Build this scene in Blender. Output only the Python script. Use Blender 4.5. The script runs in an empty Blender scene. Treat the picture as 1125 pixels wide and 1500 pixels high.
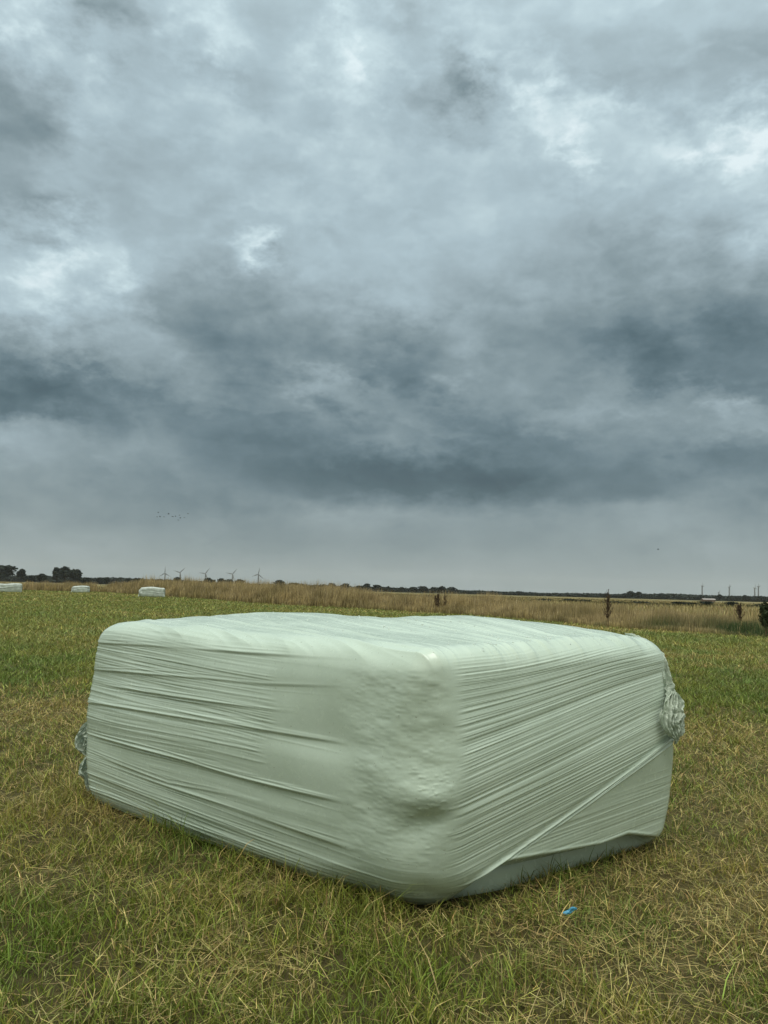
import bpy, math, random
import numpy as np
sc = bpy.context.scene
PI = math.pi
rad = math.radians

# ------------------------------------------------------------------ camera
cam_d = bpy.data.cameras.new('camera')
cam = bpy.data.objects.new('camera', cam_d); sc.collection.objects.link(cam)
sc.camera = cam
cam_d.sensor_fit = 'VERTICAL'
cam_d.sensor_height = 36.0
cam_d.lens = 36.0 * 1130.0 / 1500.0
cam_d.clip_start = 0.05
cam_d.clip_end = 30000
from mathutils import Matrix, Vector
cam.matrix_world = Matrix.Translation((0, 0, 1.3)) @ Matrix.Rotation(PI/2 + rad(5.83), 4, 'X') @ Matrix.Rotation(rad(1.55), 4, 'Z')

# ------------------------------------------------------------------ exposure
sc.view_settings.view_transform = 'Standard'
sc.view_settings.look = 'None'
sc.view_settings.exposure = 0.25
sc.view_settings.gamma = 1.0
sc.view_settings.use_curve_mapping = False
sc.cycles.volume_bounces = 1
sc.cycles.max_bounces = 6
sc.cycles.diffuse_bounces = 3

# ------------------------------------------------------------------ world: overcast sky
SUN_EL, SUN_AZ = 72.0, 190.0       # degrees; azimuth measured from +Y towards +X
# brightness of the cloud deck (0..255) by elevation row; 32 columns of azimuth, -36..36
CLOUD_ROWS = [
    (0, [140, 140, 140, 139, 139, 139, 139, 138, 137, 137, 137, 137, 137, 136, 136, 136, 137, 137, 137, 137, 137, 137, 138, 138, 138, 138, 138, 138, 138, 138, 138, 138]),
    (1.2, [140, 140, 140, 140, 140, 140, 139, 138, 137, 136, 136, 136, 136, 135, 135, 135, 136, 136, 136, 136, 136, 137, 137, 138, 138, 138, 138, 138, 138, 138, 138, 138]),
    (2.4, [139, 139, 140, 140, 140, 139, 138, 136, 134, 133, 132, 130, 129, 130, 132, 132, 131, 132, 134, 134, 135, 136, 137, 138, 138, 138, 138, 138, 138, 138, 138, 138]),
    (3.4, [133, 134, 135, 136, 136, 136, 134, 133, 131, 130, 127, 123, 122, 123, 127, 128, 125, 126, 130, 129, 131, 135, 136, 136, 138, 138, 137, 136, 136, 136, 136, 136]),
    (4.4, [128, 129, 130, 131, 131, 131, 129, 127, 125, 126, 126, 124, 124, 128, 131, 132, 127, 126, 129, 128, 129, 133, 134, 136, 138, 137, 136, 134, 134, 133, 133, 133]),
    (5.4, [127, 126, 125, 125, 126, 128, 126, 123, 121, 121, 122, 123, 127, 135, 138, 141, 138, 134, 132, 130, 129, 129, 133, 137, 142, 137, 131, 129, 129, 129, 128, 128]),
    (6.3, [130, 129, 128, 128, 127, 129, 127, 122, 119, 116, 114, 113, 114, 117, 118, 118, 118, 118, 119, 119, 120, 121, 124, 129, 136, 133, 126, 122, 121, 121, 120, 119]),
    (7.2, [141, 138, 135, 132, 130, 132, 130, 125, 120, 115, 112, 108, 104, 101, 97, 93, 92, 92, 94, 97, 101, 105, 108, 110, 114, 117, 118, 115, 115, 114, 114, 114]),
    (8.1, [149, 148, 145, 142, 139, 138, 134, 128, 120, 114, 110, 104, 99, 94, 91, 88, 88, 87, 87, 90, 93, 97, 104, 109, 109, 108, 109, 113, 113, 113, 112, 112]),
    (9, [146, 147, 148, 149, 149, 144, 138, 131, 124, 116, 110, 103, 98, 92, 89, 87, 88, 88, 89, 91, 94, 97, 105, 110, 106, 101, 101, 109, 111, 111, 111, 111]),
    (9.9, [116, 130, 142, 146, 146, 141, 136, 131, 126, 117, 110, 105, 103, 103, 104, 105, 107, 106, 104, 103, 104, 104, 110, 113, 104, 98, 100, 108, 110, 110, 110, 113]),
    (10.8, [97, 95, 107, 119, 129, 131, 124, 120, 122, 116, 110, 105, 106, 111, 118, 124, 128, 126, 120, 114, 110, 109, 115, 117, 110, 110, 114, 117, 120, 123, 127, 131]),
    (11.7, [103, 100, 96, 92, 93, 102, 108, 110, 115, 114, 111, 109, 111, 116, 120, 125, 133, 126, 114, 107, 107, 117, 122, 121, 116, 126, 136, 133, 135, 133, 132, 131]),
    (12.6, [110, 106, 100, 93, 88, 87, 95, 102, 108, 111, 114, 113, 117, 123, 128, 133, 141, 131, 115, 112, 117, 133, 134, 128, 122, 130, 141, 131, 130, 129, 127, 124]),
    (13.5, [119, 115, 109, 101, 92, 89, 97, 109, 120, 123, 124, 118, 123, 130, 142, 145, 139, 132, 121, 120, 121, 128, 142, 140, 129, 130, 156, 128, 123, 121, 118, 115]),
    (14.4, [131, 123, 119, 113, 107, 104, 108, 118, 131, 132, 129, 117, 129, 150, 154, 147, 134, 139, 130, 122, 122, 120, 133, 138, 122, 122, 127, 116, 114, 112, 113, 114]),
    (15.4, [150, 141, 132, 125, 123, 126, 129, 134, 140, 138, 131, 117, 133, 159, 154, 138, 126, 123, 119, 120, 124, 127, 133, 131, 108, 106, 109, 111, 113, 115, 116, 117]),
    (16.5, [170, 162, 153, 145, 141, 145, 149, 150, 147, 139, 128, 120, 129, 141, 131, 120, 116, 119, 120, 122, 126, 127, 126, 119, 102, 101, 106, 113, 116, 118, 120, 122]),
    (17.8, [186, 179, 174, 169, 166, 169, 165, 163, 148, 135, 125, 124, 127, 132, 128, 120, 116, 125, 132, 129, 127, 124, 118, 110, 105, 106, 111, 121, 123, 125, 127, 130]),
    (19.2, [185, 188, 191, 189, 188, 191, 181, 172, 140, 133, 130, 131, 135, 137, 136, 134, 131, 136, 141, 136, 132, 129, 125, 121, 118, 120, 125, 129, 132, 136, 140, 145]),
    (20.6, [172, 181, 184, 190, 199, 208, 198, 177, 148, 138, 136, 138, 143, 146, 147, 148, 148, 149, 148, 143, 138, 136, 133, 131, 127, 131, 136, 143, 147, 151, 156, 161]),
    (22, [149, 159, 169, 178, 184, 193, 209, 183, 159, 150, 145, 143, 152, 158, 160, 160, 158, 157, 155, 150, 147, 144, 141, 139, 138, 141, 147, 157, 162, 167, 172, 177]),
    (23.5, [138, 143, 146, 152, 159, 168, 182, 177, 164, 162, 164, 155, 162, 167, 169, 169, 166, 164, 162, 159, 156, 151, 148, 148, 151, 156, 163, 174, 178, 183, 188, 193]),
    (25, [135, 135, 137, 138, 134, 138, 166, 172, 167, 167, 179, 203, 179, 170, 170, 170, 169, 170, 170, 168, 163, 156, 156, 158, 164, 168, 174, 188, 193, 196, 199, 202]),
    (26.5, [137, 135, 135, 134, 144, 155, 158, 167, 169, 166, 170, 180, 177, 174, 173, 173, 173, 174, 174, 171, 167, 162, 165, 170, 176, 179, 184, 198, 202, 204, 206, 209]),
    (28, [142, 139, 137, 131, 135, 154, 158, 163, 169, 170, 173, 177, 177, 177, 177, 177, 176, 176, 176, 174, 172, 170, 174, 178, 179, 184, 193, 206, 209, 210, 212, 203]),
    (29.5, [150, 146, 142, 134, 130, 148, 165, 168, 172, 176, 177, 178, 179, 180, 181, 179, 176, 177, 178, 176, 177, 179, 182, 184, 186, 200, 222, 222, 207, 198, 190, 180]),
    (31, [172, 161, 151, 144, 140, 155, 182, 175, 175, 180, 181, 180, 181, 182, 182, 180, 177, 177, 177, 180, 187, 213, 201, 190, 190, 193, 188, 189, 184, 176, 167, 158]),
    (32.5, [175, 175, 172, 163, 163, 170, 186, 175, 174, 178, 178, 178, 175, 176, 183, 177, 168, 167, 164, 179, 191, 194, 197, 197, 180, 167, 162, 168, 162, 158, 159, 160]),
    (34.2, [175, 175, 175, 179, 198, 174, 163, 167, 166, 164, 161, 168, 174, 179, 194, 184, 160, 148, 129, 178, 211, 187, 175, 169, 168, 165, 162, 160, 160, 161, 163, 165]),
    (36, [175, 175, 175, 175, 178, 161, 132, 155, 183, 196, 182, 175, 179, 191, 208, 201, 180, 163, 157, 187, 190, 173, 169, 170, 175, 174, 169, 164, 164, 165, 165, 165]),
    (38, [175, 175, 175, 175, 177, 160, 143, 155, 167, 180, 175, 171, 170, 177, 194, 181, 163, 178, 186, 179, 173, 169, 172, 175, 173, 170, 168, 166, 165, 165, 165, 165]),
    (40, [175, 175, 175, 175, 178, 158, 144, 156, 168, 178, 170, 167, 173, 173, 170, 160, 151, 159, 166, 167, 169, 172, 174, 175, 173, 170, 168, 166, 165, 165, 165, 165]),
]
def lin(c):
    c = c / 255.0
    return c / 12.92 if c <= 0.04045 else ((c + 0.055) / 1.055) ** 2.4
def rgb(r, g, b): return (lin(r), lin(g), lin(b), 1.0)

world = bpy.data.worlds.new('World'); sc.world = world; world.use_nodes = True
nt = world.node_tree; nt.nodes.clear()
class G:
    """tiny node-graph writer"""
    def __init__(s, nt): s.nt = nt
    def n(s, t, **kw):
        x = s.nt.nodes.new(t)
        for k, v in kw.items(): setattr(x, k, v)
        return x
    def put(s, sock, v):
        if v is None: return
        if isinstance(v, bpy.types.NodeSocket): s.nt.links.new(v, sock)
        else: sock.default_value = v
    def math(s, op, a, b=None, c=None, clamp=False):
        x = s.n('ShaderNodeMath', operation=op, use_clamp=clamp)
        s.put(x.inputs[0], a); s.put(x.inputs[1], b); s.put(x.inputs[2], c)
        return x.outputs[0]
    def vec(s, op, a, b=None, scale=None):
        x = s.n('ShaderNodeVectorMath', operation=op)
        s.put(x.inputs[0], a); s.put(x.inputs[1], b)
        if scale is not None: s.put(x.inputs['Scale'], scale)
        return x.outputs['Value'] if op in ('DOT_PRODUCT', 'LENGTH') else x.outputs[0]
    def comb(s, x, y, z):
        c = s.n('ShaderNodeCombineXYZ')
        for i, v in enumerate((x, y, z)): s.put(c.inputs[i], v)
        return c.outputs[0]
    def sep(s, v):
        c = s.n('ShaderNodeSeparateXYZ'); s.put(c.inputs[0], v); return c.outputs
    def noise(s, v, scale, detail=4, rough=.5, lac=2.0, dist=0.0, out=0, typ='FBM'):
        x = s.n('ShaderNodeTexNoise', noise_type=typ, normalize=True)
        s.put(x.inputs['Vector'], v); x.inputs['Scale'].default_value = scale
        x.inputs['Detail'].default_value = detail; x.inputs['Roughness'].default_value = rough
        x.inputs['Lacunarity'].default_value = lac; x.inputs['Distortion'].default_value = dist
        return x.outputs[out]
    def mapr(s, v, a, b, c=0.0, d=1.0, typ='SMOOTHSTEP'):
        x = s.n('ShaderNodeMapRange', interpolation_type=typ, clamp=True) if typ == 'LINEAR' else s.n('ShaderNodeMapRange', interpolation_type=typ)
        s.put(x.inputs[0], v)
        for i, q in enumerate((a, b, c, d)): s.put(x.inputs[i+1], q)
        return x.outputs[0]
    def ramp(s, fac, stops, interp='LINEAR'):
        x = s.n('ShaderNodeValToRGB'); r = x.color_ramp; r.interpolation = interp
        e = r.elements
        while len(e) > 1: e.remove(e[-1])
        e[0].position = stops[0][0]; e[0].color = stops[0][1]
        for p, c in stops[1:]:
            q = e.new(p); q.color = c
        s.put(x.inputs[0], fac)
        return x.outputs[0]
    def mix(s, f, a, b, blend='MIX', typ='RGBA'):
        x = s.n('ShaderNodeMix', data_type=typ, blend_type=blend) if typ == 'RGBA' else s.n('ShaderNodeMix', data_type=typ)
        i = {'FLOAT': (0, 2, 3, 0), 'RGBA': (0, 6, 7, 2)}[typ]
        s.put(x.inputs[i[0]], f); s.put(x.inputs[i[1]], a); s.put(x.inputs[i[2]], b)
        return x.outputs[i[3]]

def build_sky():
    g = G(nt)
    tc = g.n('ShaderNodeTexCoord').outputs['Generated']
    X, Y, Z = g.sep(g.vec('NORMALIZE', tc))[:3]
    az = g.math('MULTIPLY', g.math('ARCTAN2', X, Y), 180/PI)
    el = g.math('MULTIPLY', g.math('ARCSINE', Z), 180/PI)
    el0 = g.math('MAXIMUM', el, 0.0)
    # the cloud deck seen in perspective
    den = g.math('ADD', g.math('MAXIMUM', Z, 0.0), 0.30)
    deck = g.comb(g.math('DIVIDE', X, den), g.math('DIVIDE', Y, den), g.math('MULTIPLY', Z, 1.5))
    iso = g.vec('MULTIPLY', g.vec('NORMALIZE', tc), (1.0, 1.0, 1.7))
    w1 = g.sep(g.vec('SUBTRACT', g.noise(iso, 4.0, 3, .5, out=1), (.5, .5, .5)))
    w2 = g.sep(g.vec('SUBTRACT', g.noise(iso, 17.0, 6, .62, out=1), (.5, .5, .5)))
    kel = g.mapr(el0, 0.0, 20.0, 0.15, 1.0)
    wa = g.math('ADD', g.math('MULTIPLY', w1[0], 3.0), g.math('MULTIPLY', w2[0], 9.0))
    we = g.math('ADD', g.math('MULTIPLY', w1[1], 2.0), g.math('MULTIPLY', w2[1], 8.0))
    azw = g.math('ADD', az, g.math('MULTIPLY', wa, g.mapr(el0, 0., 18., .6, 1.)))
    elw = g.math('ADD', el0, g.math('MULTIPLY', we, kel))
    u = g.math('DIVIDE', g.math('PINGPONG', g.math('ADD', azw, 36.0), 72.0), 72.0)
    val = None; prev = None
    for e, row in CLOUD_ROWS:
        st = [(i/31.0, (c/255.,)*3 + (1.,)) for i, c in enumerate(row)]
        r = g.ramp(u, st, 'CARDINAL')
        if val is None: val = r
        else: val = g.mix(g.mapr(elw, prev, e, 0., 1., 'LINEAR'), val, r)
        prev = e
    b = g.n('ShaderNodeRGBToBW'); g.put(b.inputs[0], val); val = b.outputs[0]
    val = g.math('ADD', g.math('MULTIPLY', g.math('SUBTRACT', val, .56), 1.0), .575)
    # cloud texture: billows plus finer wisps, both fading into the murk at the horizon
    base = val
    bil = g.noise(iso, 12.0, 9, .56)
    wis = g.noise(iso, 28.0, 7, .6)
    fade = g.mapr(el0, .5, 15.0, .12, 1.0)
    det = g.math('ADD', g.math('MULTIPLY', g.math('SUBTRACT', bil, .5), .13), g.math('MULTIPLY', g.math('SUBTRACT', wis, .5), .04))
    # thinner gaps with torn edges where the deck is already bright
    gap = g.mapr(g.noise(g.vec('ADD', iso, g.vec('SCALE', g.noise(iso, 22., 4, .6, out=1), scale=.035)), 20.0, 8, .58), .40, .66, -.6, 1.0)
    det = g.math('ADD', det, g.math('MULTIPLY', gap, g.mapr(base, .64, .86, 0.0, .085)))
    # heaps seen from below: lit where they thin out upwards, dark on their undersides
    wv = g.vec('SCALE', g.vec('SUBTRACT', g.noise(iso, 11., 4, .55, out=1), (.5, .5, .5)), scale=.06)
    hp = g.vec('ADD', g.vec('MULTIPLY', iso, (1., 1., .85)), wv)
    n_a = g.noise(hp, 3.3, 8, .47)
    n_b = g.noise(g.vec('ADD', hp, (0.008, 0., .028)), 3.3, 8, .47)
    heap = g.math('SUBTRACT', n_a, n_b)
    heap = g.math('MULTIPLY', heap, g.mapr(g.noise(iso, 3.2, 2, .5), .36, .62, .5, 1.5))
    heap = g.math('MULTIPLY', heap, g.mapr(el0, 1., 14., .35, 1.))
    heap = g.math('MAXIMUM', g.math('MINIMUM', heap, .10), -.10)
    # sheets of cloud overlapping one another: each ends in a defined edge and fades away behind it
    lay = g.noise(g.vec('ADD', g.vec('MULTIPLY', iso, (1., 1., 1.9)), g.vec('SCALE', g.noise(iso, 26., 5, .6, out=1), scale=.045)), 4.2, 7, .5)
    fr = g.math('FRACT', g.math('MULTIPLY', lay, 4.0))
    saw = g.math('MAXIMUM', fr, g.mapr(fr, 0., .22, 1., 0.))
    layer = g.math('MULTIPLY', g.math('SUBTRACT', saw, .5), g.math('MULTIPLY', g.mapr(el0, .5, 10., .55, 1.), g.mapr(g.noise(iso, 6., 2, .5), .38, .62, 0., 1.)))
    # rounded tops of the darker heaps, lit along their upper rims
    pf = g.noise(g.vec('ADD', iso, g.vec('SCALE', g.noise(iso, 30., 3, .5, out=1), scale=.03)), 9.0, 4, .45)
    rim = g.math('MULTIPLY', g.mapr(pf, .44, .50, 0, 1), g.mapr(pf, .50, .60, 1, 0))
    det = g.math('ADD', det, g.math('MULTIPLY', g.math('SUBTRACT', rim, .35), .018))
    val = g.math('ADD', val, g.math('ADD', g.math('MULTIPLY', det, fade), g.math('ADD', g.math('MULTIPLY', layer, .030), g.math('MULTIPLY', heap, .55))), clamp=True)
    col = g.ramp(val, [(.30, rgb(58, 76, 85)), (.38, rgb(77, 97, 105)), (.46, rgb(99, 118, 126)), (.54, rgb(123, 140, 146)),
                       (.62, rgb(144, 161, 168)), (.70, rgb(160, 179, 187)), (.80, rgb(183, 202, 208)), (.92, rgb(210, 224, 228))])
    murk = g.mapr(el0, 0.0, 11.0, .75, 0.)
    warm = g.mix(1.0, col, (1.19, 1.08, 1.0, 1.), 'MULTIPLY')
    col = g.mix(murk, col, warm)
    # the thinner, brighter cloud overhead and behind the photographer
    sx = (0.05, -0.30, 0.953)
    toward = g.vec('DOT_PRODUCT', g.vec('NORMALIZE', tc), sx)
    boost = g.mapr(toward, .25, .95, 1.0, ZENITH)
    low = g.mapr(Y, .35, -.3, 1.0, BACK)
    col = g.mix(g.mapr(Y, .35, -.3, 0.0, 1.0), col, g.mix(1.0, col, (1.10, 1.0, .85, 1.), 'MULTIPLY'))
    col = g.mix(g.mapr(toward, .25, .9), col, g.mix(1.0, col, (1.10, 1.0, .88, 1.), 'MULTIPLY'))
    col = g.vec('SCALE', col, scale=g.math('MULTIPLY', boost, low))
    col = g.vec('SCALE', col, scale=10.0)            # the Background strength below is 0.1
    sky = g.n('ShaderNodeTexSky', sky_type='NISHITA', sun_disc=False)
    sky.sun_elevation = rad(SUN_EL); sky.sun_rotation = rad(SUN_AZ)
    full = g.mix(0.985, sky.outputs[0], col)
    bg = g.n('ShaderNodeBackground'); bg.inputs['Strength'].default_value = 0.1
    g.put(bg.inputs['Color'], full)
    out = g.n('ShaderNodeOutputWorld'); nt.links.new(bg.outputs[0], out.inputs[0])
ZENITH = 3.0
BACK = .75
build_sky()

sun_d = bpy.data.lights.new('sun', 'SUN'); sun_d.energy = 1.75; sun_d.angle = rad(35); sun_d.color = (1.0, .97, .93)
sun = bpy.data.objects.new('sun', sun_d); sc.collection.objects.link(sun)
sd = Vector((math.sin(rad(SUN_AZ))*math.cos(rad(SUN_EL)), math.cos(rad(SUN_AZ))*math.cos(rad(SUN_EL)), math.sin(rad(SUN_EL))))
sun.rotation_euler = sd.to_track_quat('Z', 'Y').to_euler()
sun.location = (0, 0, 60)

# ------------------------------------------------------------------ helpers
def tag(o, label=None, cat=None, group=None, kind=None):
    if label: o['label'] = label
    if cat: o['category'] = cat
    if group: o['group'] = group
    if kind: o['kind'] = kind
    return o

def mesh_obj(name, V, F, mat, parent=None, smooth=True, col=None, attrs=None):
    """V (n,3) array; F list of (k,4)/(k,3) index arrays; one linked mesh object"""
    me = bpy.data.meshes.new(name)
    V = np.asarray(V, dtype=np.float32)
    if not isinstance(F, list): F = [F]
    F = [np.asarray(f, dtype=np.int32) for f in F if len(f)]
    me.vertices.add(len(V)); me.vertices.foreach_set('co', V.ravel())
    tot = np.concatenate([np.full(len(f), f.shape[1], np.int32) for f in F])
    idx = np.concatenate([f.ravel() for f in F])
    start = np.concatenate([[0], np.cumsum(tot)[:-1]]).astype(np.int32)
    me.loops.add(len(idx)); me.loops.foreach_set('vertex_index', idx)
    me.polygons.add(len(tot)); me.polygons.foreach_set('loop_start', start)
    me.polygons.foreach_set('loop_total', tot)
    me.polygons.foreach_set('use_smooth', np.full(len(tot), smooth, dtype=bool))
    me.update(calc_edges=True)
    if col is not None:
        a = me.color_attributes.new('col', 'FLOAT_COLOR', 'POINT')
        c = np.ones((len(V), 4), np.float32); c[:, :3] = col
        a.data.foreach_set('color', c.ravel())
    if attrs:
        for k, v in attrs.items():
            a = me.attributes.new(k, 'FLOAT', 'POINT'); a.data.foreach_set('value', np.asarray(v, np.float32))
    me.materials.append(mat)
    o = bpy.data.objects.new(name, me); sc.collection.objects.link(o)
    if parent: o.parent = parent
    return o

def empty(name, loc=(0, 0, 0), rz=0):
    o = bpy.data.objects.new(name, None); sc.collection.objects.link(o)
    o.location = loc; o.rotation_euler = (0, 0, rz); o.empty_display_size = .2
    return o

_tabs = {}
def vnoise(x, y, seed=0):
    """smooth value noise in [-1, 1]"""
    if seed not in _tabs: _tabs[seed] = np.random.RandomState(seed + 11).uniform(-1, 1, (256, 256))
    T = _tabs[seed]
    x = np.asarray(x, float); y = np.asarray(y, float)
    xi = np.floor(x).astype(int); yi = np.floor(y).astype(int)
    fx = x - xi; fy = y - yi
    fx = fx*fx*fx*(fx*(fx*6-15)+10); fy = fy*fy*fy*(fy*(fy*6-15)+10)
    a = T[xi & 255, yi & 255]; b = T[(xi+1) & 255, yi & 255]
    c = T[xi & 255, (yi+1) & 255]; d = T[(xi+1) & 255, (yi+1) & 255]
    return (a*(1-fx)+b*fx)*(1-fy) + (c*(1-fx)+d*fx)*fy
def fbm(x, y, seed=0, oct=4, gain=.5):
    s = 0; a = 1; n = 0
    for i in range(oct):
        s = s + a*vnoise(x*2**i + 17.3*i, y*2**i - 9.1*i, seed+i); n += a; a *= gain
    return s/n
def sstep(x, a, b):
    t = np.clip((x-a)/(b-a), 0, 1); return t*t*(3-2*t)
def gauss(x, m, s): return np.exp(-((x-m)/s)**2)

def material(name):
    m = bpy.data.materials.new(name); m.use_nodes = True
    m.node_tree.nodes.clear()
    g = G(m.node_tree)
    out = g.n('ShaderNodeOutputMaterial'); p = g.n('ShaderNodeBsdfPrincipled')
    m.node_tree.links.new(p.outputs[0], out.inputs[0])
    return m, g, p, out
def plain(name, c, rough=.7, spec=.3):
    m, g, p, out = material(name)
    pos = g.n('ShaderNodeNewGeometry').outputs['Position']
    n = g.noise(pos, 3.0, 3, .6)
    g.put(p.inputs['Base Color'], g.mix(g.mapr(n, .3, .7), (c[0]*.8, c[1]*.8, c[2]*.8, 1), (c[0]*1.15, c[1]*1.15, c[2]*1.15, 1)))
    p.inputs['Roughness'].default_value = rough; p.inputs['Specular IOR Level'].default_value = spec
    return m
def attr_mat(name, rough=.65, spec=.25, trans=0.0):
    m, g, p, out = material(name)
    a = g.n('ShaderNodeAttribute', attribute_name='col')
    g.put(p.inputs['Base Color'], a.outputs['Color'])
    p.inputs['Roughness'].default_value = rough; p.inputs['Specular IOR Level'].default_value = spec
    if trans:
        t = g.n('ShaderNodeBsdfTranslucent'); g.put(t.inputs[0], a.outputs['Color'])
        x = g.n('ShaderNodeMixShader'); x.inputs[0].default_value = trans
        m.node_tree.links.new(p.outputs[0], x.inputs[1]); m.node_tree.links.new(t.outputs[0], x.inputs[2])
        m.node_tree.links.new(x.outputs[0], out.inputs[0])
    return m
rng = np.random.RandomState(7)

# ------------------------------------------------------------------ where things stand on the ground
# edge of the mown field: left (far) to right (near)
VERGE = np.array([(-150, 86), (-95, 98), (-70, 104), (-57, 108), (-50, 111), (-42, 115), (-30, 96), (-17.2, 75.6), (-8.3, 59.6), (-.9, 52.8),
                  (5.5, 44.5), (7.9, 38.5), (9.6, 33.5), (12.1, 30.2), (14.0, 27.2), (20, 21), (34, 10)], float)
VERGE_H = np.array([1.0, 1.0, 1.0, 1.0, 1.05, 1.5, 2.1, 1.75, 1.65, 1.2, .98, .95, .88, .80, .80, .85, .9])
def beyond(x, y):
    """signed distance behind the verge line (positive on the far side)"""
    best = np.full(np.shape(x), 1e9); sgn = np.ones(np.shape(x))
    for a, b in zip(VERGE[:-1], VERGE[1:]):
        e = b-a; L = np.hypot(*e); t = np.clip(((x-a[0])*e[0] + (y-a[1])*e[1])/L**2, 0, 1)
        dx = x-(a[0]+t*e[0]); dy = y-(a[1]+t*e[1]); d = np.hypot(dx, dy)
        s = np.sign(e[0]*dy - e[1]*dx)
        m = d < best; best = np.where(m, d, best); sgn = np.where(m, s, sgn)
    return best*sgn

GREEN = np.array([.098, .140, .020]); OLIVE = np.array([.170, .172, .036]); STRAW = np.array([.34, .272, .105]); THATCH = np.array([.050, .044, .018])
FARGREEN = np.array([.158, .172, .048]); TAN = np.array([.34, .28, .13]); DARKOLIVE = np.array([.065, .062, .026])
def straw_amount(x, y):
    """0 fresh green .. 1 straw litter, in the mown field"""
    d = np.hypot(x, y)
    s = .31 + .46*fbm(x*.55+3, y*.55, 21, 4) + .22*fbm(x*2.2, y*2.2, 31, 3)
    s = s - .20*sstep(d, 4, 18)
    # raked bands lying across the view
    band = fbm(x*.05+1.7, y*.30+4+x*.02, 41, 4)
    s = s + .95*np.clip(band-.02, -.3, .6)*sstep(d+1.5*fbm(x*.3, y*.3, 44, 2), 4, 16)
    # litter beside the bale on the right, and patches the photograph shows
    for cx, cy, r, a in [(2.3, 4.6, .9, .42), (1.5, 3.7, .55, .30), (3.8, 7.2, 1.3, .35), (-3.3, 8.6, 1.3, .35), (.7, 3.0, .35, .15), (1.9, 3.5, .7, .40), (1.3, 3.1, .5, .2), (-.35, 2.75, .3, .2), (-1.9, 6.4, .6, .2), (2.8, 2.9, .8, .2), (-2.2, 3.6, .8, -.15), (-1.25, 2.75, .4, -.32),
                         (1.25, 2.6, .28, -.28), (-.15, 3.15, .25, -.2), (-.9, 3.9, .5, -.12), (6.2, 12., 3., -.4), (-6.5, 15, 4, -.35), (4.5, 12.5, 2.5, -.35)]:
        s = s + a*np.exp(-((x-cx)**2+(y-cy)**2)/r**2)
    return np.clip(s, 0, 1)

# ------------------------------------------------------------------ ground: one sheet to the horizon
def build_ground():
    rr = np.concatenate([[0.0], np.geomspace(.4, 150, 230), np.geomspace(160, 6500, 60)])
    na = 420
    th = np.linspace(0, 2*PI, na, endpoint=False)
    R_, T_ = np.meshgrid(rr[1:], th, indexing='ij')
    x = (R_*np.sin(T_)).ravel(); y = (R_*np.cos(T_)).ravel()
    x = np.append(x, 0); y = np.append(y, 0)
    n = len(rr)-1
    i, j = np.meshgrid(np.arange(n-1), np.arange(na), indexing='ij')
    j2 = (j+1) % na
    Q = np.stack([i*na+j, i*na+j2, (i+1)*na+j2, (i+1)*na+j], -1).reshape(-1, 4)[:, ::-1]
    c = n*na
    Tt = np.stack([np.full(na, c), (np.arange(na)+1) % na, np.arange(na)], -1)[:, ::-1]
    d = np.hypot(x, y)
    z = .012*fbm(x*1.7, y*1.7, 51, 3)*sstep(d, .3, 2)*(1-sstep(d, 30, 60)) - .012
    s = straw_amount(x, y)[:, None]
    k = sstep(d, 6, 26)[:, None]
    near = THATCH*(1-.12*s) + STRAW*.12*s
    far = (FARGREEN*(1-s) + (STRAW*.55+OLIVE*.4)*s)*.72
    col = near*(1-k) + far*k
    b = beyond(x, y)
    z = z - .25*sstep(b, .3, 1.4)*(1-sstep(b, 3, 6))           # the shallow ditch behind the field's edge
    past = TAN*(.62+.25*fbm(x*.03, y*.12, 61, 4))[:, None]
    f1 = sstep(fbm(x*.006+5, y*.018, 71, 3), -.05, .2)[:, None]
    past2 = past*(1-f1) + (DARKOLIVE*1.5)*f1
    kk = sstep(d, 120, 170)[:, None]
    past = past*(1-kk) + past2*kk
    kb = sstep(b, .2, 1.5)[:, None]
    col = col*(1-kb) + past*kb
    m, g, p, out = material('field_soil_and_thatch')
    a = g.n('ShaderNodeAttribute', attribute_name='col')
    pos = g.n('ShaderNodeNewGeometry').outputs['Position']
    nz = g.noise(pos, 22.0, 6, .65)
    fine = g.ramp(nz, [(.25, (.45, .45, .45, 1)), (.5, (1, 1, 1, 1)), (.75, (1.5, 1.45, 1.3, 1))])
    g.put(p.inputs['Base Color'], g.mix(1.0, a.outputs['Color'], fine, 'MULTIPLY'))
    p.inputs['Roughness'].default_value = .95; p.inputs['Specular IOR Level'].default_value = .1
    bp = g.n('ShaderNodeBump'); bp.inputs['Strength'].default_value = .8; bp.inputs['Distance'].default_value = .02
    g.put(bp.inputs['Height'], nz); g.put(p.inputs['Normal'], bp.outputs[0])
    o = mesh_obj('ground', np.stack([x, y, z], -1), [Q, Tt], m, col=col)
    tag(o, kind='structure')
build_ground()

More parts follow.
